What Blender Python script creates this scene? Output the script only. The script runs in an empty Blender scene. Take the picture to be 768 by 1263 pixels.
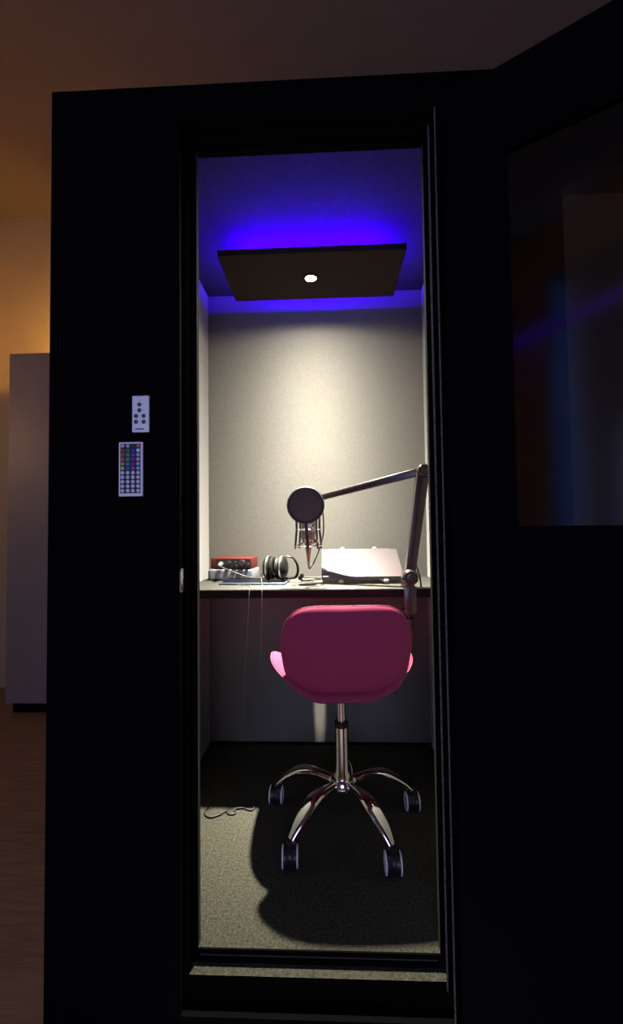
import bpy, bmesh, math, random
from mathutils import Vector, Matrix, Euler
random.seed(7)
S = bpy.context.scene
COL = S.collection
PI = math.pi
S.view_settings.view_transform = 'Standard'
S.view_settings.look = 'None'
S.view_settings.gamma = 1.0
S.view_settings.exposure = 0.0
S.view_settings.use_curve_mapping = False

# ------------------------------------------------------------------ materials
def mat(name, col, rough=0.6, metal=0.0, noise=0.0, nscale=200.0, bump=0.0, bscale=400.0,
        spec=0.5, emit=None, estr=0.0, coat=0.0, sheen=0.0, stretch=None, spots=None):
    m = bpy.data.materials.new(name)
    m.use_nodes = True
    nt = m.node_tree
    N, L = nt.nodes, nt.links
    b = N['Principled BSDF']
    b.inputs['Base Color'].default_value = (*col, 1)
    b.inputs['Roughness'].default_value = rough
    b.inputs['Metallic'].default_value = metal
    b.inputs['Specular IOR Level'].default_value = spec
    b.inputs['Coat Weight'].default_value = coat
    b.inputs['Sheen Weight'].default_value = sheen
    tc = N.new('ShaderNodeTexCoord')
    vec = tc.outputs['Object']
    if stretch:
        mp = N.new('ShaderNodeMapping')
        mp.inputs['Scale'].default_value = stretch
        L.new(vec, mp.inputs['Vector'])
        vec = mp.outputs['Vector']
    if noise:
        n = N.new('ShaderNodeTexNoise')
        n.inputs['Scale'].default_value = nscale
        n.inputs['Detail'].default_value = 4
        n.inputs['Roughness'].default_value = 0.7
        L.new(vec, n.inputs['Vector'])
        r = N.new('ShaderNodeValToRGB')
        r.color_ramp.elements[0].position = 0.3
        r.color_ramp.elements[1].position = 0.7
        r.color_ramp.elements[0].color = (*[c * (1 - noise) for c in col], 1)
        r.color_ramp.elements[1].color = (*[min(1, c * (1 + noise)) for c in col], 1)
        L.new(n.outputs['Fac'], r.inputs['Fac'])
        L.new(r.outputs['Color'], b.inputs['Base Color'])
    if bump:
        n2 = N.new('ShaderNodeTexNoise')
        n2.inputs['Scale'].default_value = bscale
        n2.inputs['Detail'].default_value = 3
        L.new(vec, n2.inputs['Vector'])
        bp = N.new('ShaderNodeBump')
        bp.inputs['Strength'].default_value = bump
        bp.inputs['Distance'].default_value = 0.002
        L.new(n2.outputs['Fac'], bp.inputs['Height'])
        L.new(bp.outputs['Normal'], b.inputs['Normal'])
    if emit:
        b.inputs['Emission Color'].default_value = (*emit, 1)
        b.inputs['Emission Strength'].default_value = estr
    return m

M = {}
M['felt_grey'] = mat('grey_acoustic_felt', (0.125, 0.117, 0.104), 0.95, noise=0.14, nscale=170, bump=0.35, bscale=330, spec=0.1, sheen=0.45)
M['felt_lining'] = mat('door_lining_felt', (0.042, 0.040, 0.038), 0.95, noise=0.3, nscale=170, spec=0.05)
M['felt_ceiling'] = mat('dark_ceiling_felt', (0.03, 0.03, 0.033), 0.95, noise=0.2, nscale=170, bump=0.3, bscale=330, spec=0.05)
M['felt_black'] = mat('black_acoustic_felt', (0.0024, 0.0024, 0.0032), 0.95, noise=0.3, nscale=260, bump=0.2, spec=0.02)
M['felt_dark'] = mat('dark_reveal_felt', (0.0025, 0.0025, 0.0025), 0.95, noise=0.3, nscale=260, spec=0.02)
M['edge_shade'] = mat('shaded_front_tone', (0.012, 0.010, 0.010), 0.9, spec=0.05)  # dark tone for the shade on the desk's front face
M['seal'] = mat('lit_edge_grey', (0.09, 0.088, 0.088), 0.9, noise=0.5, nscale=120, spec=0.1)  # lighter grey stands in for lamplight caught on the felt jamb edges
M['carpet'] = mat('speckled_grey_carpet', (0.042, 0.040, 0.030), 1.0, noise=0.6, nscale=150, bump=0.9, bscale=210, spec=0.02)
M['panel'] = mat('ceiling_panel_felt', (0.022, 0.017, 0.014), 0.95, noise=0.35, nscale=150, spec=0.05)
M['desk'] = mat('desk_grey_laminate', (0.050, 0.047, 0.040), 0.7, noise=0.16, nscale=90, spec=0.25)
M['pink'] = mat('pink_upholstery', (0.31, 0.038, 0.088), 0.75, noise=0.06, nscale=60, bump=0.12, bscale=500, spec=0.12)
M['pink_seam'] = mat('pink_piping', (0.28, 0.032, 0.08), 0.6, noise=0.05)
M['chrome'] = mat('polished_chrome', (0.86, 0.86, 0.87), 0.07, 1.0)
M['steel'] = mat('brushed_steel', (0.55, 0.54, 0.53), 0.3, 1.0)
M['black_plastic'] = mat('black_plastic', (0.012, 0.012, 0.013), 0.4, spec=0.4)
M['black_metal'] = mat('black_satin_metal', (0.028, 0.021, 0.020), 0.30, 0.0, spec=0.6)
M['caster_white'] = mat('pale_caster_rim', (0.75, 0.75, 0.78), 0.4)
M['pop_mesh'] = mat('black_nylon_mesh', (0.052, 0.046, 0.032), 0.6, noise=0.3, nscale=900, spec=0.35)
M['mic_body'] = mat('rosy_silver_metal', (0.3, 0.22, 0.21), 0.28, 0.9)
M['mic_plug'] = mat('rose_plug_metal', (0.3, 0.12, 0.11), 0.35, 0.6)
M['red'] = mat('red_anodised_metal', (0.115, 0.015, 0.010), 0.45, 0.1, spec=0.25)
M['white_plastic'] = mat('white_plastic', (0.21, 0.22, 0.24), 0.42, spec=0.4)
M['box_blue'] = mat('pale_blue_plastic', (0.17, 0.19, 0.23), 0.4)
M['laptop'] = mat('pale_rose_aluminium', (0.082, 0.067, 0.069), 0.5, 0.1, spec=0.2)
M['laptop_base'] = mat('laptop_grey_base', (0.1, 0.09, 0.09), 0.45, 0.3)
M['logo'] = mat('laptop_grey_mark', (0.03, 0.025, 0.026), 0.4, 0.3)
M['rubber_white'] = mat('white_rubber_pad', (0.19, 0.185, 0.175), 0.6)
M['screen'] = mat('black_screen_glass', (0.004, 0.0045, 0.006), 0.35, spec=0.12)
M['tablet_edge'] = mat('blue_grey_tablet_case', (0.06, 0.08, 0.14), 0.4, 0.2)
M['hp_black'] = mat('headphone_black', (0.006, 0.0056, 0.0052), 0.4, spec=0.16)
M['hp_pad'] = mat('headphone_leatherette_pad', (0.006, 0.0055, 0.005), 0.6, spec=0.2)
M['cable_white'] = mat('white_cable', (0.07, 0.068, 0.062), 0.5)
M['cable_black'] = mat('black_cable', (0.012, 0.012, 0.012), 0.6)
M['skirting'] = mat('black_skirting', (0.006, 0.006, 0.007), 0.9, spec=0.05)
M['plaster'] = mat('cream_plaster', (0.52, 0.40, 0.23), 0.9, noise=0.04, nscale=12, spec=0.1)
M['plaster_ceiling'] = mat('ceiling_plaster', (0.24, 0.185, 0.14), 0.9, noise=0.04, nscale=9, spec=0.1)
M['brown_wall'] = mat('brown_wall_paint', (0.70, 0.36, 0.18), 0.9, noise=0.06, nscale=8, spec=0.1)
M['wood_floor'] = mat('brown_wood_floor', (0.34, 0.19, 0.095), 0.45, noise=0.3, nscale=7, spec=0.4, stretch=(1, 9, 1))
M['cabinet'] = mat('pale_cabinet_lacquer', (0.26, 0.21, 0.185), 0.55, noise=0.04, nscale=6)
M['window_frame'] = mat('white_window_frame', (0.6, 0.6, 0.6), 0.5)
M['remote_white'] = mat('white_remote_shell', (0.78, 0.79, 0.86), 0.45, spec=0.4)
M['remote_face'] = mat('dark_blue_remote_face', (0.02, 0.022, 0.06), 0.5)
M['key_grey'] = mat('grey_rubber_key', (0.07, 0.07, 0.09), 0.6)
M['key_white'] = mat('white_rubber_key', (0.62, 0.62, 0.66), 0.55)
M['led'] = mat('violet_led_emitter', (0.1, 0.05, 0.3), 0.5, emit=(0.038, 0.0, 1.0), estr=800.0)
M['lamp_lens'] = mat('warm_lamp_lens', (1, 0.9, 0.7), 0.3, emit=(1.0, 0.80, 0.52), estr=60.0)
M['led_dim'] = mat('violet_light_strip', (0.05, 0.02, 0.2), 0.5, emit=(0.13, 0.025, 0.9), estr=0.5)

def keymat(name, col):
    if name not in M:
        M[name] = mat(name, col, 0.55)
    return M[name]

def glass_material():
    m = bpy.data.materials.new('door_glass')
    m.use_nodes = True
    nt = m.node_tree
    N, L = nt.nodes, nt.links
    N.remove(N['Principled BSDF'])
    out = N['Material Output']
    tr = N.new('ShaderNodeBsdfTransparent'); tr.inputs['Color'].default_value = (0.46, 0.47, 0.48, 1)
    gl = N.new('ShaderNodeBsdfGlossy'); gl.inputs['Roughness'].default_value = 0.085
    fr = N.new('ShaderNodeFresnel'); fr.inputs['IOR'].default_value = 1.75
    mx = N.new('ShaderNodeMixShader')
    L.new(fr.outputs['Fac'], mx.inputs['Fac'])
    L.new(tr.outputs['BSDF'], mx.inputs[1])
    L.new(gl.outputs['BSDF'], mx.inputs[2])
    L.new(mx.outputs['Shader'], out.inputs['Surface'])
    return m
M['glass'] = glass_material()

def curtain_material():
    m = bpy.data.materials.new('pale_curtain_cloth')
    m.use_nodes = True
    nt = m.node_tree
    N, L = nt.nodes, nt.links
    N.remove(N['Principled BSDF'])
    out = N['Material Output']
    d = N.new('ShaderNodeBsdfDiffuse'); d.inputs['Color'].default_value = (0.12, 0.12, 0.14, 1)
    t = N.new('ShaderNodeBsdfTranslucent'); t.inputs['Color'].default_value = (0.20, 0.215, 0.26, 1)
    mx = N.new('ShaderNodeMixShader'); mx.inputs['Fac'].default_value = 0.5
    L.new(d.outputs['BSDF'], mx.inputs[1]); L.new(t.outputs['BSDF'], mx.inputs[2])
    L.new(mx.outputs['Shader'], out.inputs['Surface'])
    return m
M['curtain'] = curtain_material()

# ------------------------------------------------------------------ mesh helpers
class MB:
    def __init__(s):
        s.bm = bmesh.new()
    def box(s, x0, x1, y0, y1, z0, z1, bev=0.0, seg=2, mtx=None, mi=0):
        b = bmesh.new()
        bmesh.ops.create_cube(b, size=1)
        for v in b.verts:
            v.co = Vector(((x0 + x1) / 2 + v.co.x * (x1 - x0), (y0 + y1) / 2 + v.co.y * (y1 - y0), (z0 + z1) / 2 + v.co.z * (z1 - z0)))
        if bev:
            bmesh.ops.bevel(b, geom=list(b.edges), offset=bev, segments=seg, profile=0.5, affect='EDGES')
        s.merge(b, mtx, mi)
        return s
    def merge(s, b, mtx=None, mi=0):
        vm = {}
        for v in b.verts:
            vm[v] = s.bm.verts.new(mtx @ v.co if mtx else v.co)
        for f in b.faces:
            try:
                nf = s.bm.faces.new([vm[v] for v in f.verts])
                nf.material_index = mi
            except ValueError:
                pass
        b.free()
    def tube(s, pts, rad, seg=10, closed=False, flat=1.0, caps=True, mi=0):
        pts = [Vector(p) for p in pts]
        n = len(pts)
        if not hasattr(rad, '__len__'):
            rad = [rad] * n
        up = None
        rings = []
        for i, p in enumerate(pts):
            a = pts[(i - 1) % n] if (closed or i > 0) else p
            c = pts[(i + 1) % n] if (closed or i < n - 1) else p
            t = (c - a).normalized()
            if up is None:
                up = Vector((0, 0, 1)) if abs(t.z) < 0.9 else Vector((0, 1, 0))
            up = (up - t * up.dot(t))
            if up.length < 1e-6:
                up = t.orthogonal()
            up.normalize()
            sd = t.cross(up)
            r = rad[i]
            rings.append([s.bm.verts.new(p + sd * math.cos(2 * PI * k / seg) * r + up * math.sin(2 * PI * k / seg) * r * flat) for k in range(seg)])
        m = n if closed else n - 1
        for i in range(m):
            A, B = rings[i], rings[(i + 1) % n]
            for k in range(seg):
                f = s.bm.faces.new((A[k], A[(k + 1) % seg], B[(k + 1) % seg], B[k])); f.material_index = mi
        if not closed and caps:
            f = s.bm.faces.new(rings[0]); f.material_index = mi
            f = s.bm.faces.new(list(reversed(rings[-1]))); f.material_index = mi
        return s
    def lathe(s, prof, seg=28, mtx=None, mi=0):
        """prof: (radius, z) list, turned round z"""
        b = bmesh.new()
        rings = []
        for r, z in prof:
            if r < 1e-6:
                rings.append([b.verts.new((0, 0, z))])
            else:
                rings.append([b.verts.new((r * math.cos(2 * PI * k / seg), r * math.sin(2 * PI * k / seg), z)) for k in range(seg)])
        for A, B in zip(rings, rings[1:]):
            for k in range(seg):
                k2 = (k + 1) % seg
                if len(A) == 1 and len(B) == 1:
                    continue
                if len(A) == 1:
                    b.faces.new((A[0], B[k2], B[k]))
                elif len(B) == 1:
                    b.faces.new((A[k], A[k2], B[0]))
                else:
                    b.faces.new((A[k], A[k2], B[k2], B[k]))
        loop = prof[0] == prof[-1]      # a closed section needs no end caps
        if len(rings[0]) > 1 and not loop:
            b.faces.new(list(reversed(rings[0])))
        if len(rings[-1]) > 1 and not loop:
            b.faces.new(rings[-1])
        if loop:
            bmesh.ops.remove_doubles(b, verts=list(b.verts), dist=1e-6)
        s.merge(b, mtx, mi)
        return s
    def build(s, name, material, parent=None, smooth=None):
        bmesh.ops.recalc_face_normals(s.bm, faces=list(s.bm.faces))
        me = bpy.data.meshes.new(name)
        s.bm.to_mesh(me)
        s.bm.free()
        for m in (material if isinstance(material, (list, tuple)) else [material]):
            me.materials.append(m)
        o = bpy.data.objects.new(name, me)
        COL.objects.link(o)
        if parent:
            o.parent = parent
        if smooth is not None:
            me.shade_smooth()
            if smooth < 180:
                me.set_sharp_from_angle(angle=math.radians(smooth))
        return o

def empty(name, loc=(0, 0, 0), rot=(0, 0, 0)):
    o = bpy.data.objects.new(name, None)
    o.empty_display_size = 0.05
    o.location = loc
    o.rotation_euler = rot
    COL.objects.link(o)
    return o

def tag(o, label=None, cat=None, group=None, kind=None):
    if label: o['label'] = label
    if cat: o['category'] = cat
    if group: o['group'] = group
    if kind: o['kind'] = kind
    return o

def struct(o, label, cat):
    return tag(o, label, cat, kind='structure')

def catmull(pts, n=8, closed=False):
    P = [Vector(p) for p in pts]
    out = []
    m = len(P)
    rng = range(m) if closed else range(m - 1)
    for i in rng:
        p0 = P[(i - 1) % m] if (closed or i > 0) else P[0]
        p1 = P[i]; p2 = P[(i + 1) % m]
        p3 = P[(i + 2) % m] if (closed or i < m - 2) else P[-1]
        for k in range(n):
            t = k / n
            out.append(0.5 * ((2 * p1) + (p2 - p0) * t + (2 * p0 - 5 * p1 + 4 * p2 - p3) * t * t + (3 * p1 - p0 - 3 * p2 + p3) * t ** 3))
    if not closed:
        out.append(P[-1])
    return out

def axis_mtx(loc, direction):
    """matrix that turns +z to direction and moves to loc"""
    q = Vector(direction).normalized().to_track_quat('Z', 'Y')
    return Matrix.Translation(Vector(loc)) @ q.to_matrix().to_4x4()

def pillow(outline, thick, deform, rings=14, power=3.0, bulge=0.0):
    """outline: closed list of 2-D points; two skins bulging apart, meeting in a rounded rim"""
    mb = MB()
    n = len(outline)
    cx = sum(p[0] for p in outline) / n
    cy = sum(p[1] for p in outline) / n
    def skin(sgn):
        R = []
        for j in range(rings + 1):
            r = math.sin(j / rings * PI / 2)
            h = thick / 2 * (1 - r ** power) ** 0.5 if r < 1 else 0
            h += sgn * 0
            row = []
            if j == 0:
                row = [mb.bm.verts.new(deform(cx, cy, sgn * (h + bulge)))]
            else:
                for (x, y) in outline:
                    row.append(mb.bm.verts.new(deform(cx + (x - cx) * r, cy + (y - cy) * r, sgn * (h + bulge * (1 - r * r)))))
            R.append(row)
        return R
    A, B = skin(1), skin(-1)
    for R in (A, B):
        for j in range(rings):
            for k in range(n):
                k2 = (k + 1) % n
                if j == 0:
                    mb.bm.faces.new((R[0][0], R[1][k], R[1][k2]))
                else:
                    mb.bm.faces.new((R[j][k], R[j + 1][k], R[j + 1][k2], R[j][k2]))
    bmesh.ops.remove_doubles(mb.bm, verts=list(mb.bm.verts), dist=1e-5)
    return mb

# ------------------------------------------------------------------ camera
F, W_, H_ = 524.4, 768, 1263
r_ = Vector((0.9991719, 0.03878326, -0.01230333))
u_ = Vector((0.0136505, -0.03466453, 0.99930578))
f_ = Vector((-0.03832984, 0.9986462, 0.03516523))
cd = bpy.data.cameras.new('camera')
cam = bpy.data.objects.new('camera', cd)
COL.objects.link(cam)
mw = Matrix.Identity(4)
for i in range(3):
    mw[i][0] = r_[i]; mw[i][1] = u_[i]; mw[i][2] = -f_[i]
mw.translation = Vector((0, -0.92273, 0.94429))
cam.matrix_world = mw
cd.sensor_fit = 'VERTICAL'
cd.sensor_height = 24
cd.lens = F / H_ * 24
cd.clip_start = 0.02
S.camera = cam

# ------------------------------------------------------------------ booth dimensions
ZB = -0.118                      # room floor
XL, XR = -0.531, 0.430           # inside faces
D, HI = 0.957, 1.9965            # back wall, ceiling
OXL, OXR = -0.622, 0.520         # outside faces
HO = 1.954                       # front top
DZ, DY = 0.7242, 0.587           # desk top, desk front edge
A = (-0.305, 0.235, 0.0, 1.85)   # opening of the inner lining
B = (-0.317, 0.242, -0.03, 1.861)
C = (-0.325, 0.249, -0.085, 1.872)

def two_tone(o, inner_axis, inner_sign, extra=None):
    pass

# booth shell
mb = MB().box(OXL, OXR, D, D + 0.09, ZB + 0.001, HI + 0.034)
struct(mb.build('wall_back', M['felt_grey']), 'grey felt back wall of the booth, lit from above', 'wall')
mb = MB().box(OXL + 0.012, XL, 0.077, D, ZB + 0.001, HI + 0.034); mb.box(OXL, OXL + 0.0119, 0.077, D, ZB + 0.001, HI + 0.034, mi=1)
struct(mb.build('wall_left', [M['felt_grey'], M['felt_black']]), 'narrow sliver of grey felt side wall beyond the opening, at the red box', 'wall')
mb = MB().box(XR, OXR - 0.012, 0.077, D, ZB + 0.001, HI + 0.034); mb.box(OXR - 0.0119, OXR, 0.077, D, ZB + 0.001, HI + 0.034, mi=1)
struct(mb.build('wall_right', [M['felt_grey'], M['felt_black']]), 'thin sliver of grey felt side wall behind the boom arm', 'wall')
mb = MB().box(XL, XR, 0.077, D, HI, HI + 0.034)
struct(mb.build('ceiling', M['felt_ceiling']), 'felt booth ceiling flooded with violet light', 'ceiling')
mb = MB().box(XL, XR, 0.06, D, -0.03, 0.0)
struct(mb.build('floor', M['carpet']), 'speckled grey carpet inside the booth', 'floor')

def ring_frame(mb, x0, x1, z0, z1, op, y0, y1, mi=0):
    a, b, c, d = op
    mb.box(x0, a, y0, y1, z0, z1, mi=mi)
    mb.box(b, x1, y0, y1, z0, z1, mi=mi)
    mb.box(a, b, y0, y1, d, z1, mi=mi)
    if c > z0:
        mb.box(a, b, y0, y1, z0, c, mi=mi)

mb = MB()
ring_frame(mb, OXL, OXR, ZB + 0.001, HO, C, 0.0, 0.03)
struct(mb.build('wall_front', M['felt_black']), 'black felt front wall of the booth around the doorway', 'wall')
mb = MB()
ring_frame(mb, OXL, OXR, ZB + 0.001, HO, B, 0.03, 0.06)
for f in mb.bm.faces:
    c = f.calc_center_median()
    f.normal_update()
    if abs(c.z - B[2]) < 1e-4 and abs(c.x) < 0.2:
        f.material_index = 1
struct(mb.build('trim_1', [M['felt_dark'], M['carpet']]), 'stepped black door rebate with carpeted sill at the bottom', 'door frame')
mb = MB()
ring_frame(mb, OXL, OXR, ZB + 0.001, HO, (A[0], A[1], -0.0301, A[3]), 0.06, 0.0766)
mb.bm.faces.ensure_lookup_table()
for f in mb.bm.faces:
    f.normal_update()
    c = f.calc_center_median()
    if abs(f.normal.x) > 0.5 and -0.31 < c.x < 0.24:
        f.material_index = 1
# felt lining: no bottom rail above the carpet
struct(mb.build('trim_2', [M['felt_dark'], M['felt_lining']]), 'thin grey felt edge lining the doorway opening', 'door frame')

mb = MB()  # grey tubes imitate felt edges catching light, hinge side only
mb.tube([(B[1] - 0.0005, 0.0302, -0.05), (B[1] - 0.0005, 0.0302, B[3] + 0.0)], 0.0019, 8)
struct(mb.build('trim_3', M['seal']), 'inner grey line painting the light caught on the hinge-side jamb edge', 'door seal')
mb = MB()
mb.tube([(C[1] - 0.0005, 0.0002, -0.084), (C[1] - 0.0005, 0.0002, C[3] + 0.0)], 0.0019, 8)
struct(mb.build('trim_4', M['seal']), 'outer grey line painting the light caught on the hinge-side jamb edge', 'door seal')
mb = MB()
mb.box(B[0], B[1], 0.0572, 0.0599, -0.0299, -0.0012)
mb.tube([(A[0] + 0.006, 0.0572, -0.013), (A[1] - 0.006, 0.0572, -0.013)], 0.0014, 8, mi=1)
struct(mb.build('trim_5', [M['felt_dark'], M['cable_black']]), 'rubber seal line along the sill riser under the carpet edge', 'door seal')
# skirting inside
mb = MB().box(XL, XR, D - 0.008, D, 0.0, 0.012)
struct(mb.build('baseboard_back', M['skirting']), 'black skirting strip at the foot of the booth back wall', 'baseboard')

# latch strike on the front, beside the opening
t = empty('strike_plate', (-0.3245, 0.0, 0.83))
mb = MB().box(0.0, 0.0014, 0.001, 0.022, -0.026, 0.026, 0.0004)
mb.build('plate', M['steel'], t, 30)
mb = MB()
mb.tube([(0.0035, -0.0018, -0.025), (0.0005, -0.0022, -0.022), (0.0005, -0.0022, 0.018), (0.003, -0.0018, 0.026)], 0.0013, 8)
mb.build('lip', M['steel'], t, 40)
tag(t, 'small chrome latch strike plate on the black doorway edge, below the remotes', 'latch', kind='structure')

# ------------------------------------------------------------------ booth door, standing open to the right
th = math.radians(32)
door = empty('door_1', (0.250, -0.045, 0), (0, 0, -th))
struct(door, 'open black felt booth door with a large glass pane', 'door')
DW, DT, G0, G1, GZ0, GZ1 = 0.66, 0.045, 0.116, 0.56, 0.935, 1.681
mb = MB()
mb.box(0, G0, 0, DT, -0.085, 1.844)
mb.box(G1, DW, 0, DT, -0.085, 1.844)
mb.box(G0, G1, 0, DT, GZ1, 1.844)
mb.box(G0, G1, 0, DT, -0.085, GZ0)
mb.build('door_leaf', M['felt_black'], door)
mb = MB().box(G0 - 0.004, G1 + 0.004, 0.012, 0.018, GZ0 - 0.004, GZ1 + 0.004)
mb.build('glass_pane', M['glass'], door)
mb = MB()
for (a, b, c, d) in ((G0, G0 + 0.006, GZ0, GZ1), (G1 - 0.006, G1, GZ0, GZ1), (G0, G1, GZ0, GZ0 + 0.006), (G0, G1, GZ1 - 0.006, GZ1)):
    mb.box(a, b, 0.004, 0.0119, c, d)
mb.build('glazing_bead', M['felt_dark'], door)
for z in (0.12, 0.92, 1.72):
    mb = MB().lathe([(0.0, -0.03), (0.005, -0.03), (0.005, 0.03), (0.0, 0.03)], 14, Matrix.Translation((-0.004, DT + 0.004, z)))
    mb.build('hinge', M['black_metal'], door, 40)

# ------------------------------------------------------------------ the room round the booth
RX0, RX1, RY0, RY1, RZ = -2.3, 2.3, -2.3, 1.92, 3.15
struct(MB().box(RX0, RX1, RY0, RY1, ZB - 0.05, ZB).build('floor_outer', M['wood_floor']), 'brown wooden floor beside the booth', 'floor')
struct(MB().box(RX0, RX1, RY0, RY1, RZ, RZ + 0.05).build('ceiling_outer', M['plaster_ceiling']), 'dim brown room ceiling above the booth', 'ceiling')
struct(MB().box(RX0, RX1, RY1, RY1 + 0.06, ZB, RZ).build('wall_outer_back', M['plaster']), 'amber-lit plaster wall beside the booth', 'wall')
struct(MB().box(RX1, RX1 + 0.06, RY0, RY1, ZB, RZ).build('wall_outer_right', M['plaster']), 'plaster side wall of the dark room', 'wall')
# left wall with an added window that gives bluish fill on the booth front
WY0, WY1, WZ0, WZ1 = -1.75, -0.55, 0.75, 2.25
mb = MB()
mb.box(RX0 - 0.06, RX0, RY0, WY0, ZB, RZ)
mb.box(RX0 - 0.06, RX0, WY1, RY1, ZB, RZ)
mb.box(RX0 - 0.06, RX0, WY0, WY1, ZB, WZ0)
mb.box(RX0 - 0.06, RX0, WY0, WY1, WZ1, RZ)
struct(mb.build('wall_outer_left', M['plaster']), 'plaster side wall with an added fill-light opening', 'wall')
# wall behind the camera with a curtained window, seen mirrored in the door glass
VA, VB = (-1.12, -0.93, 0.55, 2.62), (-0.84, 0.5, 0.40, 1.60)
mb = MB()
mb.box(RX0, VA[0], RY0 - 0.06, RY0, ZB, RZ)
mb.box(VA[1], VB[0], RY0 - 0.06, RY0, ZB, RZ)
mb.box(VB[1], RX1, RY0 - 0.06, RY0, ZB, RZ)
for a, b_, c_, d_ in (VA, VB):
    mb.box(a, b_, RY0 - 0.06, RY0, ZB, c_)
    mb.box(a, b_, RY0 - 0.06, RY0, d_, RZ)
struct(mb.build('wall_outer_front', M['brown_wall']), 'plaster wall with a curtained window, mirrored in the door glass', 'wall')

def window(name, along, lo, hi, z0, z1, at, label):
    t = empty(name)
    struct(t, label, 'window')
    mb = MB()
    def bar(a, b, c, d):
        if along == 'x':
            mb.box(a, b, at - 0.05, at - 0.01, c, d, 0.004)
        else:
            mb.box(at - 0.05, at - 0.01, a, b, c, d, 0.004)
    fw_ = 0.05 if hi - lo > 0.5 else 0.02
    bar(lo, lo + fw_, z0, z1); bar(hi - fw_, hi, z0, z1)
    bar(lo, hi, z0, z0 + fw_); bar(lo, hi, z1 - fw_, z1)
    mid = (lo + hi) / 2
    if hi - lo > 0.5:
        bar(mid - 0.025, mid + 0.025, z0, z1)
    mb.build('window_frame', M['window_frame'], t)
    return t
window('fill_window_1', 'y', WY0, WY1, WZ0, WZ1, RX0, 'added unseen side window letting blue fill light onto the booth front')
window('window_2', 'x', *VA, RY0, 'narrow curtained window mirrored in the door glass')
window('window_3', 'x', *VB, RY0, 'wide curtained window mirrored at the edge of the door glass')

def curtain(x0, x1, z0, z1, y, label):
    mb = MB()
    n = 60
    rows = []
    for j in range(2):
        z = z0 if j == 0 else z1
        rows.append([mb.bm.verts.new((x0 + (x1 - x0) * i / n, y + 0.018 * math.sin(i / n * (x1 - x0) / 0.07 * 2 * PI) + 0.006 * math.sin(i * 0.9), z)) for i in range(n + 1)])
    for i in range(n):
        mb.bm.faces.new((rows[0][i], rows[0][i + 1], rows[1][i + 1], rows[1][i]))
    o = mb.build('curtain', M['curtain'], None, 180)
    s = o.modifiers.new('cloth_thickness', 'SOLIDIFY'); s.thickness = 0.002
    return tag(o, label, 'curtain', 'curtains of the room window')
curtain(-1.14, -0.89, ZB + 0.02, 2.72, RY0 + 0.07, 'bluish curtain strip mirrored in the door glass, nearer its hinge side')
curtain(-0.86, -0.55, ZB + 0.02, 2.72, RY0 + 0.07, 'wider bluish curtain mirrored at the outer edge of the door glass')
mb = MB().box(-2.0, -0.3, RY0 + 0.12, RY0 + 0.135, 2.29, 2.39, 0.004)
tag(mb.build('light_strip', M['led_dim']), 'dim violet light strip mirrored as a slanting streak in the door glass', 'light strip', kind='structure')

# tall pale cabinet against the back wall, left of the booth
cab = empty('cabinet', (-1.36, 1.5, ZB))
tag(cab, 'tall pale cabinet standing by the amber wall beside the booth', 'cabinet')
ch = 2.0 - ZB
mb = MB().box(-0.52, 0.52, 0.02, 0.34, 0.06, ch, 0.003)
mb.build('body', M['cabinet'], cab)
mb = MB().box(-0.50, 0.50, 0.04, 0.33, 0.0, 0.06)
mb.build('plinth', M['skirting'], cab)
for sx in (-1, 1):
    mb = MB().box(min(sx * 0.002, sx * 0.518), max(sx * 0.002, sx * 0.518), 0.0, 0.019, 0.065, ch - 0.004, 0.003)
    d = mb.build('door', M['cabinet'], cab)
    mb = MB().tube([(sx * 0.04, -0.001, 0.98), (sx * 0.04, -0.02, 1.0), (sx * 0.04, -0.02, 1.12), (sx * 0.04, -0.001, 1.14)], 0.005, 8)
    mb.build('handle', M['steel'], d, 40)

# ------------------------------------------------------------------ ceiling light panel
PX0, PX1, PY0, PY1, PZ = -0.376, 0.2845, 0.523, 0.824, 1.898
LX, LY = -0.0533, 0.672
pan = empty('ceiling_light_panel', ((PX0 + PX1) / 2, (PY0 + PY1) / 2, PZ))
tag(pan, 'dark rectangular ceiling panel with glowing spotlight and violet backlight', 'ceiling light')
hx_, hy_ = (PX1 - PX0) / 2, (PY1 - PY0) / 2
mb = MB().box(-hx_, hx_, -hy_, hy_, 0.0, 0.022, 0.002)
mb.build('panel', M['panel'], pan)
for sx in (-1, 1):
    for sy in (-1, 1):
        mb = MB().lathe([(0.012, 0.022), (0.012, HI - PZ - 0.0004)], 14, Matrix.Translation((sx * (hx_ - 0.16), 0.055 + sy * 0.035, 0)))
        mb.build('spacer', M['black_plastic'], pan, 40)
def strip(x0, x1, y0, y1):
    mb = MB().box(x0, x1, y0, y1, 0.0222, 0.0262)
    mb.build('led_strip', M['led'], pan)
e = 0.080
strip(-hx_ + e, hx_ - e, -hy_ + e, -hy_ + e + 0.012)
strip(-hx_ + e, hx_ - e, hy_ - e - 0.012, hy_ - e)
strip(-hx_ + e, -hx_ + e + 0.012, -hy_ + e + 0.014, hy_ - e - 0.014)
strip(hx_ - e - 0.012, hx_ - e, -hy_ + e + 0.014, hy_ - e - 0.014)
dl = MB().lathe([(0.031, 0.0005), (0.031, -0.003), (0.027, -0.005), (0.022, -0.004), (0.020, -0.001)], 32, Matrix.Translation((LX - (PX0 + PX1) / 2, LY - (PY0 + PY1) / 2, 0))).build('downlight_ring', M['panel'], pan, 40)
MB().lathe([(0.0, -0.0055), (0.012, -0.005), (0.0205, -0.0025), (0.0205, -0.0005), (0, -0.0005)], 24, Matrix.Translation((LX - (PX0 + PX1) / 2, LY - (PY0 + PY1) / 2, -0.0006))).build('lamp_lens', M['lamp_lens'], dl)

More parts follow.
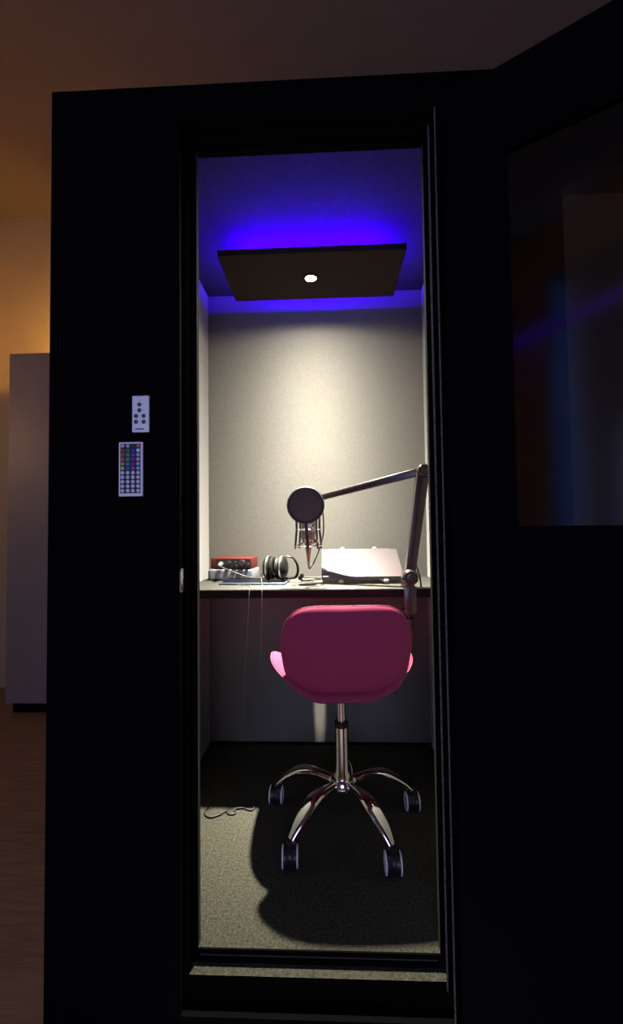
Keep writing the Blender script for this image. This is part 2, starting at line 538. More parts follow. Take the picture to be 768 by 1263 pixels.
# ------------------------------------------------------------------ desk
desk = empty('desk', ((XL + XR) / 2, DY, DZ))
tag(desk, 'grey built-in desk shelf across the booth back', 'desk')
hw = (XR - XL) / 2 - 0.0006
hc = Vector((-0.049 - (XL + XR) / 2, 0.865 - DY))
b = bmesh.new()
outer = [b.verts.new((x, y, 0)) for x, y in ((-hw, 0), (hw, 0), (hw, D - DY - 0.0006), (-hw, D - DY - 0.0006))]
inner = [b.verts.new((hc.x + 0.018 * math.cos(2 * PI * k / 28), hc.y + 0.018 * math.sin(2 * PI * k / 28), 0)) for k in range(28)]
ed = [b.edges.new((L[i], L[(i + 1) % len(L)])) for L in (outer, inner) for i in range(len(L))]
bmesh.ops.triangle_fill(b, use_beauty=True, edges=ed)
for f in list(b.faces):
    c = f.calc_center_median()
    if (Vector((c.x, c.y)) - hc).length < 0.0135:
        b.faces.remove(f)
ex = bmesh.ops.extrude_face_region(b, geom=list(b.faces))
for v in [g for g in ex['geom'] if isinstance(g, bmesh.types.BMVert)]:
    v.co.z -= 0.03
mb = MB(); mb.merge(b)
mb.build('desktop', M['desk'], desk)
MB().box(-hw, hw, -0.0025, -0.0002, -0.030, -0.0022, 0.0008).build('front_shade_strip', M['edge_shade'], desk)  # thin dark strip puts the front face's shade into colour
gr = MB().lathe([(0.0179, -0.004), (0.0179, 0.0), (0.023, 0.0), (0.023, 0.0022), (0.0160, 0.0022), (0.0160, -0.004), (0.0179, -0.004)], 32, Matrix.Translation((hc.x, hc.y, 0.0002)))
gr.build('cable_grommet', M['black_plastic'], desk, 40)
for sx in (-1, 1):
    mb = MB().box(sx * hw - (0.02 if sx > 0 else 0), sx * hw + (0.02 if sx < 0 else 0), 0.05, D - DY - 0.002, -0.055, -0.0302)
    mb.build('support_rail', M['felt_dark'], desk)

# ------------------------------------------------------------------ pink swivel chair
chair = empty('swivel_chair', (0.0345, 0.478, 0.0), (0, 0, 0.0))
tag(chair, 'pink upholstered swivel chair on a chrome five-star base with casters', 'chair')
yaw = math.radians(3.5)
rotz = Matrix.Rotation(yaw, 4, 'Z')
pts = [(0, 0.0), (0.095, -0.001), (0.143, -0.013), (0.172, -0.042), (0.189, -0.082), (0.192, -0.118), (0.187, -0.152), (0.181, -0.190), (0.167, -0.228), (0.151, -0.252), (0.124, -0.267), (0.065, -0.273), (0, -0.273)]
full = pts + [(-x, z) for x, z in reversed(pts[1:-1])]
out2 = [(p.x, p.y) for p in catmull([(x, z, 0) for x, z in full], 5, True)]
def back_def(x, z, h):
    zz = 0.716 + z
    y = -0.130 - 0.16 * (zz - 0.44) + 0.5 * x * x + h
    x = x + 0.006
    if h < 0:   # shallow puff on the outer skin only
        y += 0.0
    return rotz @ Vector((x, y, zz))
bk = pillow(out2, 0.052, back_def, 16, 3.2, 0.004).build('backrest', M['pink'], chair, 180)
bk['label'] = 'pink padded backrest seen from behind'
# piping round the rim of the backrest
mb = MB()
mb.tube([back_def(x * 1.004, (z + 0.136) * 1.004 - 0.136, 0) for x, z in out2], 0.0022, 6, True)
mb.build('piping', M['pink_seam'], bk, 180)
so = []
for k in range(96):
    a = 2 * PI * k / 96
    ca, sa = math.cos(a), math.sin(a)
    p = 2 / 3.2
    so.append((0.224 * math.copysign(abs(ca) ** p, ca), 0.03 + 0.20 * math.copysign(abs(sa) ** p, sa)))
def seat_def(x, y, h):
    k = 1.0 if y < 0.02 else max(0.0, 1.0 - (y - 0.02) / 0.22)
    q = max(0.0, abs(x) - 0.075)
    z = 0.449 + k * 0.70 * q * q / (q + 0.035) + h
    if y > 0.12:
        z -= 2.2 * (y - 0.12) ** 2
    return rotz @ Vector((x, y, z))
st = pillow(so, 0.058, seat_def, 16, 3.2, 0.003).build('seat', M['pink'], chair, 180)
mb = MB()
mb.tube([seat_def(x * 1.003, 0.03 + (y - 0.03) * 1.003, 0) for x, y in so], 0.002, 6, True)
mb.build('piping', M['pink_seam'], st, 180)
# mechanism plate and gas lift
mb = MB().box(-0.075, 0.075, -0.08, 0.09, 0.408, 0.424, 0.004, mtx=rotz)
mb.box(-0.035, 0.035, -0.05, 0.06, 0.390, 0.409, 0.006, mtx=rotz)
mp = mb.build('seat_plate', M['black_metal'], chair, 30)
mb = MB().tube([(0.03, 0.02, 0.40), (0.12, 0.03, 0.405), (0.16, 0.032, 0.398), (0.185, 0.033, 0.398)], [0.004, 0.004, 0.006, 0.006], 8)
mb.build('height_lever', M['black_plastic'], mp, 40)
MB().lathe([(0.0, 0.30), (0.0135, 0.30), (0.0135, 0.395), (0, 0.395)], 24).build('gas_piston', M['chrome'], chair, 40)
MB().lathe([(0.0, 0.300), (0.0222, 0.300), (0.0232, 0.305), (0.0232, 0.314), (0.019, 0.318), (0.0, 0.318)], 28).build('collar', M['black_plastic'], chair, 40)
MB().lathe([(0.0, 0.125), (0.027, 0.125), (0.026, 0.15), (0.0215, 0.16), (0.0215, 0.30), (0, 0.30)], 32).build('column', M['chrome'], chair, 40)
MB().lathe([(0.0, 0.088), (0.018, 0.088), (0.02, 0.092), (0.036, 0.104), (0.044, 0.112), (0.044, 0.130), (0.036, 0.14), (0.0, 0.14)], 32).build('hub', M['chrome'], chair, 40)
phi0 = -0.0589
R0 = 0.2407
def arm_mesh(a):
    mb = MB()
    d = Vector((math.cos(a), math.sin(a), 0))
    prof = [(0.024, 0.120, 0.0135, 0.0135), (0.05, 0.127, 0.0140, 0.0120), (0.09, 0.134, 0.0165, 0.0105), (0.13, 0.134, 0.0225, 0.0095),
            (0.160, 0.126, 0.0245, 0.0090), (0.195, 0.104, 0.0215, 0.0085), (0.220, 0.082, 0.0155, 0.0080), (0.236, 0.064, 0.0105, 0.0075)]
    cm = catmull([(r, z, 0) for r, z, w, h in prof], 4)
    ws = catmull([(w, h, 0) for r, z, w, h in prof], 4)
    sd = Vector((-d.y, d.x, 0))
    rings = []
    for i, p in enumerate(cm):
        q = cm[min(i + 1, len(cm) - 1)] - cm[max(i - 1, 0)]
        q.normalize()
        tang = d * q.x + Vector((0, 0, q.y))
        up = sd.cross(tang) * -1
        if up.z < 0:
            up = -up
        c = d * p.x + Vector((0, 0, p.y))
        row = []
        for k in range(16):
            t = 2 * PI * k / 16
            ct, s_ = math.cos(t), math.sin(t)
            row.append(mb.bm.verts.new(c + sd * ws[i].x * math.copysign(abs(ct) ** 0.7, ct) + up * ws[i].y * (math.copysign(abs(s_) ** 0.8, s_) + (0.25 * s_ if s_ > 0 else 0))))
        rings.append(row)
    for A_, B_ in zip(rings, rings[1:]):
        for k in range(16):
            mb.bm.faces.new((A_[k], A_[(k + 1) % 16], B_[(k + 1) % 16], B_[k]))
    mb.bm.faces.new(rings[0]); mb.bm.faces.new(list(reversed(rings[-1])))
    return mb
swivel = [0.35, -0.05, 0.06, 0.0, 0.04]
for k in range(5):
    a = math.radians(90 + 72 * k) + phi0
    leg = arm_mesh(a).build('leg', M['chrome'], chair, 60)
    # caster: hub body between two wheels
    cx, cy = R0 * math.cos(a), R0 * math.sin(a)
    ca = swivel[k]
    ax = Vector((math.cos(ca), math.sin(ca), 0))      # wheel axle
    fw = Vector((-math.sin(ca), math.cos(ca), 0))
    base = Vector((cx, cy, 0))
    mb = MB()
    for s in (-1, 1):
        mm = axis_mtx(base + ax * s * 0.0135 + Vector((0, 0, 0.0275)), ax * s)
        mb.lathe([(0.0, -0.010), (0.0255, -0.010), (0.0275, -0.007), (0.0275, 0.004), (0.0245, 0.0068), (0.0, 0.0068)], 28, mm)
    mb.lathe([(0.0, -0.012), (0.0245, -0.012), (0.0245, 0.012), (0.0, 0.012)], 28, axis_mtx(base + Vector((0, 0, 0.0285)), ax))
    cst = mb.build('caster', M['black_plastic'], leg, 40)
    for s in (-1, 1):
        mm = axis_mtx(base + ax * s * 0.0135 + Vector((0, 0, 0.0275)), ax * s)
        mb = MB().lathe([(0.0276, 0.0045), (0.0284, 0.0050), (0.0284, 0.0078), (0.0262, 0.0092), (0.0205, 0.0092), (0.0205, 0.0070), (0.0276, 0.0045)], 28, mm)
        mb.build('wheel_rim', M['caster_white'], cst, 40)
    mb = MB().lathe([(0.0, 0.0), (0.009, 0.0), (0.009, 0.020), (0.0, 0.020)], 16, Matrix.Translation(base + Vector((0, 0, 0.054))))
    mb.build('stem', M['black_plastic'], cst, 40)

# ------------------------------------------------------------------ boom arm clamped to the desk
boom = empty('boom_arm', (0.283, 0.60, DZ))
tag(boom, 'black jointed microphone boom arm clamped to the desk edge', 'microphone arm')
o0 = Vector(boom.location)
def L_(p):
    return Vector(p) - o0
mb = MB()
mb.box(0.283 - 0.02 - o0.x, 0.283 + 0.02 - o0.x, -0.0185, 0.045, 0.0004, 0.010, 0.002)
mb.box(0.283 - 0.02 - o0.x, 0.283 + 0.02 - o0.x, -0.030, -0.0170, -0.075, 0.010, 0.002)
mb.box(0.283 - 0.02 - o0.x, 0.283 + 0.02 - o0.x, -0.030, 0.03, -0.085, -0.074, 0.002)
cl = mb.build('clamp', M['black_metal'], boom, 30)
mb = MB().lathe([(0.005, -0.112), (0.005, -0.042), (0.012, -0.042), (0.012, -0.0305)], 16, Matrix.Translation((0, 0.012, 0)))
mb.lathe([(0.0, -0.125), (0.016, -0.125), (0.018, -0.118), (0.018, -0.108), (0, -0.108)], 18, Matrix.Translation((0, 0.012, 0)))
mb.build('clamp_screw', M['black_metal'], cl, 40)
j0 = Vector((0.281, 0.580, 0.766)); j1 = Vector((0.334, 0.575, 1.136)); j2 = Vector((-0.0437, 0.726, 1.054))
mb = MB().lathe([(0.017, 0.0102), (0.017, 0.03), (0.014, 0.034), (0.0, 0.034)], 20, Matrix.Translation((0, -0.012, 0)))
mb.build('swivel_post', M['black_metal'], boom, 40)
def knob(p, r, dp, axis=(0, 1, 0)):
    mb = MB().lathe([(0.0, -dp), (r * 0.8, -dp), (r, -dp * 0.75), (r, dp * 0.75), (r * 0.8, dp), (0.0, dp)], 26, axis_mtx(L_(p), axis))
    mb.lathe([(0.0, dp), (r * 0.42, dp), (r * 0.42, dp + 0.006), (0, dp + 0.008)], 18, axis_mtx(L_(p), (axis[0], -axis[1], axis[2])))
    return mb
knob(j0, 0.028, 0.026).build('base_joint', M['black_metal'], boom, 40)
knob(j1, 0.024, 0.024).build('elbow_joint', M['black_metal'], boom, 40)
def beam(a, b, w0, w1, dpt):
    a, b = L_(a), L_(b)
    t = (b - a).normalized()
    side = t.cross(Vector((0, 1, 0))).normalized()
    fr = side.cross(t).normalized()
    bb = bmesh.new()
    r = []
    for c, w in ((a, w0), (b, w1)):
        r.append([bb.verts.new(c + side * sx * w / 2 + fr * sy * dpt / 2) for sx, sy in ((-1, -1), (1, -1), (1, 1), (-1, 1))])
    for k in range(4):
        bb.faces.new((r[0][k], r[0][(k + 1) % 4], r[1][(k + 1) % 4], r[1][k]))
    bb.faces.new(r[0][::-1]); bb.faces.new(r[1])
    bmesh.ops.bevel(bb, geom=list(bb.edges), offset=0.004, segments=3, profile=0.5, affect='EDGES')
    mb = MB(); mb.merge(bb)
    return mb
beam(j0, j1, 0.034, 0.044, 0.034).build('lower_arm', M['black_metal'], boom, 35)
beam(j1, j2, 0.029, 0.024, 0.026).build('upper_arm', M['black_metal'], boom, 35)
mb = MB()
mb.tube(catmull([L_((0.296, 0.60, 0.84)), L_((0.312, 0.605, 0.80)), L_((0.322, 0.60, 0.76)), L_((0.325, 0.60, 0.728))], 6), 0.0028, 8)
mb.build('arm_cable', M['cable_black'], boom, 60)
mb = MB()
mb.lathe([(0.0, -0.016), (0.013, -0.016), (0.015, -0.012), (0.015, 0.012), (0.013, 0.016), (0, 0.016)], 20, axis_mtx(L_(j2), (0, 1, 0)))
mb.tube([L_(j2), L_((-0.064, 0.737, 1.042)), L_((-0.0755, 0.739, 1.00))], 0.008, 10)
mb.build('head_joint', M['black_metal'], boom, 40)

# ------------------------------------------------------------------ condenser microphone in its shock mount
MX, MY = -0.0755, 0.697
mic = empty('microphone', (MX, MY, 0.88))
tag(mic, 'rosy silver condenser microphone in a spidery shock mount on the boom', 'microphone')
def Lm(x, y, z):
    return (x - MX, y - MY, z - 0.88)
MB().lathe([(0.0, 0.006), (0.016, 0.006), (0.024, 0.012), (0.027, 0.022), (0.027, 0.082), (0.025, 0.084), (0.025, 0.088), (0.027, 0.09), (0.027, 0.135), (0.022, 0.15), (0.0, 0.156)], 32).build('body', M['mic_body'], mic, 40)
for z, R, zi, ri in ((0.055, 0.045, 0.045, 0.0278), (-0.008, 0.051, 0.008, 0.0185)):
    mb = MB().tube([(R * math.cos(2 * PI * k / 36), R * math.sin(2 * PI * k / 36), z) for k in range(36)], 0.0016, 8, True)
    sm = mb.build('shock_ring', M['steel'], mic, 60)
    zz = []
    for k in range(16):
        a = 2 * PI * k / 16 + 0.2
        q_, h_ = (R, z) if k % 2 == 0 else (ri, zi)
        zz.append((q_ * math.cos(a), q_ * math.sin(a), h_))
    MB().tube(zz, 0.0011, 6, True).build('elastic_cord', M['cable_black'], sm, 60)
for k in range(4):
    a = math.radians(30 + 90 * k + (15 if k % 2 else -12))
    mb = MB().tube([(0.045 * math.cos(a), 0.045 * math.sin(a), 0.105), (0.045 * math.cos(a), 0.045 * math.sin(a), 0.055), (0.052 * math.cos(a), 0.052 * math.sin(a), -0.018)], [0.0042, 0.0045, 0.0035], 8)
    mb.build('strut', M['black_plastic'], mic, 60)
for (x, z) in ((0.019, 0.064), (0.026, 0.006)):
    mb = MB().lathe([(0.0, 0.0), (0.0085, 0.0), (0.0095, 0.002), (0.0095, 0.009), (0.006, 0.0125), (0.0, 0.0125)], 18, axis_mtx((x, -0.036, z), (0.15, -1, 0.5)))
    mb.build('thumb_screw', M['chrome'], mic, 40)
pl = MB().lathe([(0.0, 0.010), (0.0115, 0.010), (0.0125, 0.0), (0.0125, -0.020), (0.0095, -0.032), (0.0060, -0.055), (0.0038, -0.075), (0.0028, -0.084), (0.0, -0.085)], 24)
pl.build('cable_plug', M['mic_plug'], mic, 40)
mb = MB()
mb.tube(catmull([(0.0, 0.0, -0.080), (0.004, 0.03, -0.095), (0.03, 0.065, -0.05), (0.055, 0.05, 0.03), (0.058, 0.04, 0.10), (0.05, 0.035, 0.15)], 8), 0.0026, 8)
mb.build('cable', M['cable_black'], mic, 60)

# pop filter in front of it
pop = empty('pop_filter', (-0.0804, 0.620, 1.0235))
tag(pop, 'round black pop filter in front of the microphone', 'pop filter')
RP = 0.0638
MB().tube([(RP * math.cos(2 * PI * k / 56), 0, RP * math.sin(2 * PI * k / 56)) for k in range(56)], 0.0048, 10, True).build('hoop', M['black_plastic'], pop, 180)
mb = MB().lathe([(0.0, -0.006), (RP * 0.5, -0.005), (RP - 0.003, -0.001), (RP - 0.003, 0.001), (RP * 0.5, 0.005), (0, 0.006)], 48, axis_mtx((0, 0, 0), (0, 1, 0)))
mb.build('mesh_screen', M['pop_mesh'], pop, 60)
mb = MB()
mb.tube(catmull([(0, 0, -RP - 0.002), (0.002, 0.0, -RP - 0.02), (0.004, 0.003, -0.12), (0.006, 0.012, -0.155), (0.006, 0.026, -0.168)], 6), [0.0062] * 25, 10)
mb.build('gooseneck', M['black_plastic'], pop, 60)

# ------------------------------------------------------------------ laptop on its stand
lap = empty('laptop', (0.130, 0.720, 0.740))
tag(lap, 'pale pink-silver laptop propped at a slant on the desk', 'laptop')
tilt = math.atan2(0.096, 0.165)
lap.rotation_euler = (tilt, 0, math.radians(0.5))
LWD, LLN = 0.314, 0.193
mb = MB().box(-LWD / 2, LWD / 2, 0, LLN, 0.0, 0.0085, 0.003, 3)
mb.build('base', M['laptop_base'], lap, 30)
lid = MB().box(-LWD / 2, LWD / 2, 0, LLN, 0.0090, 0.0145, 0.0025, 3).build('lid', M['laptop'], lap, 30)
mb = MB()
for k, w in enumerate((0.006, 0.005, 0.006, 0.004, 0.006)):
    mb.box(-0.018 + k * 0.0075, -0.018 + k * 0.0075 + w * 0.8, LLN * 0.52, LLN * 0.52 + 0.006, 0.01455, 0.0147)
lg = mb.build('logo', M['logo'], lid)
lg['label'] = 'small grey maker mark on the lid'
mb = MB().tube([(-LWD / 2 + 0.03, LLN + 0.002, 0.0088), (LWD / 2 - 0.03, LLN + 0.002, 0.0088)], 0.004, 10)
mb.build('hinge', M['laptop_base'], lap, 60)

stand = empty('laptop_stand', (0.130, 0.720, DZ))
tag(stand, 'low stand with white padded hooks holding the slanted laptop', 'stand')
dv = Vector((0, math.cos(tilt), math.sin(tilt))); nv = Vector((0, -math.sin(tilt), math.cos(tilt)))
p0 = Vector((0, 0, 0.0158))
for sx, tx in ((-0.082, -0.070), (0.088, 0.066)):
    mb = MB()
    a = p0 + Vector((sx, 0, 0)) - nv * 0.006 - dv * 0.006
    bq = p0 + Vector((tx, 0, 0)) - nv * 0.006 + dv * (LLN + 0.014)
    mb.tube([a, bq], 0.0045, 8)
    mb.tube([bq - dv * 0.02, Vector((tx, 0.19, 0.005)), Vector((sx, 0.02, 0.005)), a], 0.0045, 8)
    rl = mb.build('rail', M['steel'], stand, 60)
    for q in (a - dv * 0.0075, bq + dv * 0.003):
        mb = MB()
        m = Matrix.Translation(q + nv * 0.008) @ Matrix.Scale(1.15, 4, (1, 0, 0)) @ Matrix.Scale(0.9, 4, (0, 1, 0))
        mb.lathe([(0.0, -0.009), (0.006, -0.0075), (0.009, -0.002), (0.0095, 0.003), (0.007, 0.0075), (0.0, 0.0095)], 18, m)
        mb.build('hook_pad', M['rubber_white'], rl, 180)

# ------------------------------------------------------------------ tablet with headphones on it
tab = empty('tablet', (-0.292, 0.796, DZ + 0.0004), (0, 0, math.radians(-2)))
tag(tab, 'black tablet in a blue-grey case lying flat under the headphones', 'tablet')
mb = MB().box(-0.130, 0.130, -0.088, 0.088, 0.0, 0.0075, 0.003, 3)
mb.build('case', M['tablet_edge'], tab, 30)
mb = MB().box(-0.124, 0.124, -0.082, 0.082, 0.0076, 0.0086, 0.0004)
mb.build('screen', M['screen'], tab)

hp = empty('headphones', (-0.209, 0.770, DZ + 0.0098), (0, 0, math.radians(-10)))
tag(hp, 'black headphones with silver bands resting on the tablet', 'headphones')
zc = 0.0495
for sx, x0 in ((-1, -0.025), (1, 0.021)):
    mm = axis_mtx((x0, 0, zc), (sx, 0.0, 0.0))
    cup = MB().lathe([(0.0, -0.004), (0.042, -0.004), (0.047, 0.0), (0.048, 0.006), (0.045, 0.013), (0.035, 0.020), (0.020, 0.025), (0.0, 0.0265)], 36, mm).build('ear_cup', M['hp_black'], hp, 50)
    MB().lathe([(0.0476, 0.0015), (0.0490, 0.003), (0.0490, 0.0070), (0.0476, 0.0085), (0.0465, 0.005), (0.0476, 0.0015)], 36, mm).build('silver_ring', M['steel'], cup, 40)
    MB().lathe([(0.026, -0.0045), (0.040, -0.0045), (0.0435, -0.009), (0.0435, -0.016), (0.038, -0.020), (0.030, -0.020), (0.026, -0.016), (0.026, -0.0045)], 36, mm).build('ear_pad', M['hp_pad'], cup, 50)
mb = MB()
band = catmull([(0.038, 0.004, 0.094), (0.064, 0.010, 0.090), (0.081, 0.018, 0.066), (0.084, 0.024, 0.036), (0.074, 0.028, 0.012), (0.052, 0.030, 0.006), (0.02, 0.034, 0.006)], 8)
mb.tube(band, 0.0062, 10, flat=0.6)
hb = mb.build('headband', M['hp_black'], hp, 60)
mb = MB().tube(band[12:34], 0.0085, 10, flat=0.55)
mb.build('band_padding', M['hp_pad'], hb, 60)
mb = MB()
mb.box(0.086, 0.100, 0.016, 0.030, 0.0, 0.016, 0.003); mb.box(0.094, 0.108, 0.014, 0.026, 0.010, 0.026, 0.003)
mb.build('folding_joint', M['hp_black'], hb, 30)

# ------------------------------------------------------------------ white device and red audio interface
RB = math.radians(-5)
wb = empty('white_device', (-0.402, 0.886, DZ), (0, 0, RB))
wb.location.y = 0.889
tag(wb, 'low white desk device lying beneath the red audio interface', 'device')
mb = MB().box(-0.095, 0.095, -0.050, 0.055, 0.004, 0.048, 0.006, 3)
mb.build('housing', M['white_plastic'], wb, 30)
mb = MB().box(-0.086, -0.020, -0.0515, -0.0502, 0.012, 0.040, 0.0004); mb.box(0.012, 0.086, -0.0515, -0.0502, 0.012, 0.040, 0.0004)
mb.build('front_panel', M['box_blue'], wb)
for sx in (-1, 1):
    for sy in (-1, 1):
        MB().lathe([(0, 0.0002), (0.008, 0.0002), (0.008, 0.0042), (0, 0.0042)], 14, Matrix.Translation((sx * 0.08, sy * 0.038, 0))).build('foot', M['black_plastic'], wb, 40)
mb = MB().box(-0.1, -0.0955, -0.045, 0.045, 0.002, 0.040, 0.001)
mb.build('side_bracket', M['key_grey'], wb)

rd = empty('audio_interface', (-0.402, 0.876, DZ + 0.0486), (0, 0, RB))
rd.location.y = 0.899
tag(rd, 'red metal audio interface with black knobs on the white device', 'audio interface')
mb = MB().box(-0.088, 0.088, -0.055, 0.044, 0.002, 0.046, 0.003, 3)
mb.build('case', M['red'], rd, 30)
for sx in (-1, 1):
    for sy in (-1, 1):
        MB().lathe([(0, 0.0), (0.006, 0.0), (0.006, 0.0022), (0, 0.0022)], 12, Matrix.Translation((sx * 0.07, sy * 0.034, 0))).build('foot', M['black_plastic'], rd, 40)
mb = MB().box(-0.062, 0.085, -0.0566, -0.0552, 0.006, 0.042, 0.0004)
fp = mb.build('face_plate', M['black_plastic'], rd)
for (x, z, r, dp) in ((-0.006, 0.026, 0.0085, 0.012), (0.020, 0.028, 0.006, 0.010), (0.024, 0.014, 0.005, 0.010), (0.050, 0.026, 0.013, 0.014), (0.074, 0.020, 0.007, 0.012)):
    MB().lathe([(0.0, 0.0), (r, 0.0), (r, dp * 0.7), (r * 0.85, dp), (0, dp)], 20, axis_mtx((x, -0.0567, z), (0, -1, 0))).build('knob', M['black_metal'], rd, 40)
MB().lathe([(0.0, 0.0), (0.011, 0.0), (0.011, 0.002), (0.0075, 0.002), (0.0075, 0.0005)], 20, axis_mtx((-0.040, -0.0567, 0.022), (0, -1, 0))).build('jack_socket', M['steel'], rd, 40)

# cables
jack = empty('jack_cable')
tag(jack, 'white cable with a bulky plug in the red audio interface, looping to the right', 'cable')
mm = Matrix.Translation((-0.402, 0.899, DZ + 0.0486)) @ Matrix.Rotation(RB, 4, 'Z')
q0 = mm @ Vector((-0.040, -0.0622, 0.022))
dr = (mm.to_3x3() @ Vector((0.15, -1, -0.1))).normalized()
MB().lathe([(0.0, 0.0), (0.0085, 0.0), (0.0095, 0.004), (0.0095, 0.022), (0.006, 0.034), (0.003, 0.042), (0, 0.042)], 18, axis_mtx(q0, dr)).build('plug', M['rubber_white'], jack, 40)
q1 = q0 + dr * 0.040
mb = MB().tube(catmull([q1, q1 + Vector((0.02, -0.012, -0.008)), (-0.375, 0.765, 0.768), (-0.335, 0.77, 0.752), (-0.30, 0.79, 0.742), (-0.285, 0.83, 0.7365), (-0.27, 0.86, 0.7365)], 8), 0.0024, 8)
mb.build('lead', M['cable_white'], jack, 60)

hcb = MB()
zt_ = DZ + 0.0124
hcb.tube(catmull([(-0.262, 0.757, 0.765), (-0.263, 0.740, 0.748), (-0.258, 0.715, DZ + 0.0115), (-0.252, 0.69, DZ + 0.003), (-0.242, 0.63, DZ + 0.003), (-0.237, 0.592, DZ + 0.003), (-0.236, 0.5800, DZ - 0.004), (-0.238, 0.578, DZ - 0.05), (-0.242, 0.585, 0.55), (-0.256, 0.60, 0.32),
             (-0.272, 0.60, 0.225), (-0.290, 0.595, 0.203), (-0.304, 0.590, 0.222), (-0.308, 0.59, 0.32), (-0.292, 0.585, 0.55), (-0.284, 0.578, DZ - 0.05), (-0.281, 0.5805, DZ - 0.004), (-0.281, 0.592, DZ + 0.003), (-0.286, 0.63, DZ + 0.003), (-0.300, 0.685, DZ + 0.003), (-0.345, 0.695, DZ + 0.003)], 8), 0.0019, 8)
tag(hcb.build('headphone_cord', M['cable_white'], None, 60), 'thin white headphone cable drooping in a loop over the desk edge', 'cable')

mb = MB().tube(catmull([(-0.115, 0.90, DZ + 0.0028), (-0.085, 0.925, DZ + 0.0028), (-0.04, 0.93, DZ + 0.0028), (0.0, 0.935, DZ + 0.0028), (0.06, 0.938, DZ + 0.0028)], 8), 0.0024, 8)
tag(mb.build('power_cable', M['cable_white'], None, 60), 'short pale cable running along the desk behind the laptop', 'cable')
coil = [(-0.085 + 0.024 * math.cos(t) + 0.004 * math.sin(3 * t), 0.790 + 0.020 * math.sin(t), DZ + 0.0026 + 0.0007 * t) for t in [k * 0.35 for k in range(36)]]
mb = MB().tube(coil, 0.002, 8)
tag(mb.build('coiled_cable', M['cable_white'], None, 60), 'small coil of pale cable on the desk under the microphone', 'cable')
mb = MB().tube(catmull([(-0.418, 0.535, 0.004), (-0.420, 0.500, 0.004), (-0.398, 0.482, 0.004), (-0.372, 0.492, 0.004), (-0.352, 0.512, 0.004), (-0.338, 0.498, 0.004), (-0.318, 0.502, 0.004), (-0.325, 0.522, 0.004), (-0.300, 0.530, 0.004), (-0.275, 0.520, 0.004), (-0.262, 0.530, 0.004), (-0.27, 0.60, 0.004)], 8), 0.0026, 8)
tag(mb.build('floor_cable', M['cable_black'], None, 60), 'thin black cable squiggling on the carpet at the shadow edge', 'cable')

# ------------------------------------------------------------------ remotes stuck on the booth front
def remote(name, x0, x1, z0, z1, th_, bev):
    t = empty(name, ((x0 + x1) / 2, -0.0003, (z0 + z1) / 2))
    w, h = (x1 - x0) / 2, (z1 - z0) / 2
    MB().box(-w, w, -th_, 0, -h, h, bev, 3).build('shell', M['remote_white'], t, 30)
    return t, w, h
r1, w, h = remote('remote_control', -0.4295, -0.3915, 1.158, 1.2395, 0.007, 0.002)
tag(r1, 'small white remote with six grey buttons, stuck above the larger one', 'remote control')
for (x, z) in ((-0.002, 0.0205), (-0.002, 0.0078), (-0.0095, -0.005), (0.0075, -0.005), (-0.0095, -0.018), (0.0075, -0.018)):
    MB().lathe([(0, 0), (0.0047, 0), (0.0047, 0.0008), (0.0038, 0.0013), (0, 0.0014)], 20, axis_mtx((x, -0.0071, z), (0, -1, 0))).build('button', M['key_grey'], r1, 40)
mb = MB()
mb.box(-0.003, 0.0, -0.0073, -0.0071, 0.0295, 0.0305)
for z in (0.0205, 0.0078):
    mb.box(0.006, 0.0095, -0.0073, -0.0071, z - 0.0005, z + 0.0005)
mb.build('legend', M['key_grey'], r1)
mb = MB().box(-0.0115, 0.0085, -0.0073, -0.0071, -0.0350, -0.0325)
mb.build('name_strip', M['remote_face'], r1)

r2, w, h = remote('remote_control', -0.459, -0.4055, 1.0165, 1.1365, 0.007, 0.0015)
tag(r2, 'larger white remote covered in coloured and white keys', 'remote control')
mb = MB().box(-w + 0.004, w - 0.004, -0.0074, -0.0071, -h + 0.0065, h - 0.004)
mb.build('face_plate', M['remote_face'], r2)
cols = [[(.45, .45, .55), (.40, .45, .55), (.02, .02, .03), (.45, .12, .15)],
        [(.45, .02, .03), (.03, .20, .06), (.02, .04, .30), (.75, .75, .78)],
        [(.45, .06, .02), (.08, .32, .08), (.10, .05, .60), (.45, .38, .60)],
        [(.45, .12, .02), (.04, .28, .28), (.20, .03, .18), (.55, .40, .58)],
        [(.60, .25, .04), (.03, .25, .32), (.22, .02, .10), (.30, .42, .65)],
        [(.60, .52, .06), (.05, .12, .28), (.40, .05, .28), (.30, .45, .65)]] + [[(.62, .62, .68)] * 4] * 5
keyme = None
for i in range(11):
    for j in range(4):
        c = cols[i][j]
        nm = 'key_' + '_'.join('%02d' % int(v * 100) for v in c)
        km = keymat(nm, c)
        x = -w + 0.0093 + j * (2 * w - 0.0186) / 3
        z = h - 0.0088 - i * (2 * h - 0.021) / 10
        kb = MB().lathe([(0, 0), (0.0040, 0), (0.0040, 0.0009), (0.0032, 0.0014), (0, 0.0014)], 16)
        kb = kb.build('key', km, r2, 40)
        kb.location = (x, -0.0075, z)
        kb.rotation_euler = (PI / 2, 0, 0)

# ------------------------------------------------------------------ lights
def lamp(name, kind, loc, energy, col, **kw):
    l = bpy.data.lights.new(name, kind)
    l.energy = energy
    l.color = col
    for k, v in kw.items():
        setattr(l, k, v)
    o = bpy.data.objects.new(name, l)
    o.location = loc
    COL.objects.link(o)
    return o
WARM = (1.0, 0.95, 0.80)
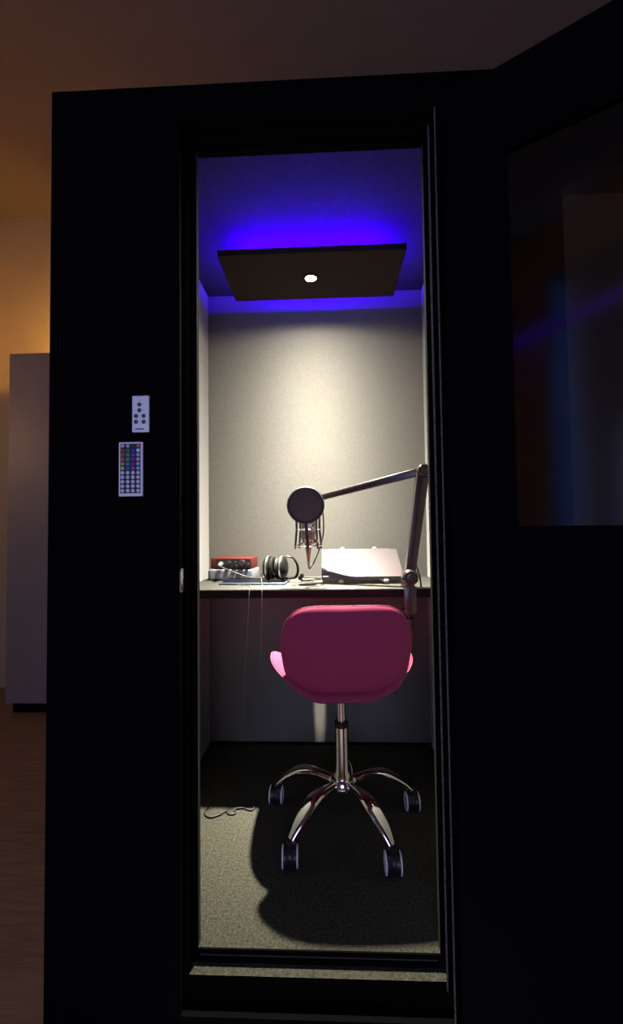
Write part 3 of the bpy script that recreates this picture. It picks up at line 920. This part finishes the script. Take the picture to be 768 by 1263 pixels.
# the booth downlight: a spot whose beam fades smoothly outwards (its photometric curve in nodes)
o = lamp('booth_spot_light', 'SPOT', (LX, LY, PZ - 0.012), 60, WARM, spot_size=math.radians(176), spot_blend=0.25, shadow_soft_size=0.018)
o.data.use_nodes = True
nt_ = o.data.node_tree
em = next(n for n in nt_.nodes if n.type == 'EMISSION')
tcn = nt_.nodes.new('ShaderNodeTexCoord')
sep = nt_.nodes.new('ShaderNodeSeparateXYZ')
nt_.links.new(tcn.outputs['Normal'], sep.inputs[0])
def mth(op, a, b):
    n = nt_.nodes.new('ShaderNodeMath'); n.operation = op
    for k, v in enumerate((a, b)):
        if hasattr(v, 'links'):
            nt_.links.new(v, n.inputs[k])
        else:
            n.inputs[k].default_value = v
    return n.outputs[0]
cz_ = mth('ABSOLUTE', sep.outputs[2], 0)
v = mth('SUBTRACT', mth('DIVIDE', 0.36, mth('POWER', mth('SUBTRACT', 1.035, cz_), 1.3)), 0.25)
v = mth('MINIMUM', mth('MAXIMUM', v, 0.0), 22.0)
nt_.links.new(v, em.inputs['Strength'])
# amber uplight on the cabinet top, out of sight behind the booth
o = lamp('amber_light', 'AREA', (-1.33, 1.71, 2.12), 10, (1.0, 0.52, 0.10), shape='SQUARE', size=0.1)
o.rotation_euler = Vector((-0.8, 0.5, -0.1)).to_track_quat('-Z', 'Z').to_euler()
# a warm lamp further left in the room, out of the frame
lamp('room_lamp', 'POINT', (-2.12, 1.0, 1.5), 2.6, (1.0, 0.62, 0.30), shadow_soft_size=0.08)
# blue fill at the added side window, then dusk daylight at the rear windows
o = lamp('side_fill', 'AREA', (RX0 - 0.08, (WY0 + WY1) / 2, (WZ0 + WZ1) / 2), 6, (0.46, 0.50, 1.0), shape='RECTANGLE', size=WY1 - WY0, size_y=WZ1 - WZ0)
o.rotation_euler = Vector((1, 0, 0)).to_track_quat('-Z', 'Z').to_euler()
for (a, b_, c_, d_), en, tint in ((VA, 75.0, (0.25, 0.42, 1.0)), (VB, 39.0, (0.46, 0.51, 1.0))):
    o = lamp('dusk_rear_window', 'AREA', ((a + b_) / 2, RY0 - 0.08, (c_ + d_) / 2), en, tint, shape='RECTANGLE', size=b_ - a, size_y=d_ - c_)
    o.rotation_euler = Vector((0, 1, 0)).to_track_quat('-Z', 'Z').to_euler()

w_ = bpy.data.worlds.new('night')
S.world = w_
w_.use_nodes = True
w_.node_tree.nodes['Background'].inputs['Color'].default_value = (0.02, 0.03, 0.08, 1)
w_.node_tree.nodes['Background'].inputs['Strength'].default_value = 0.05
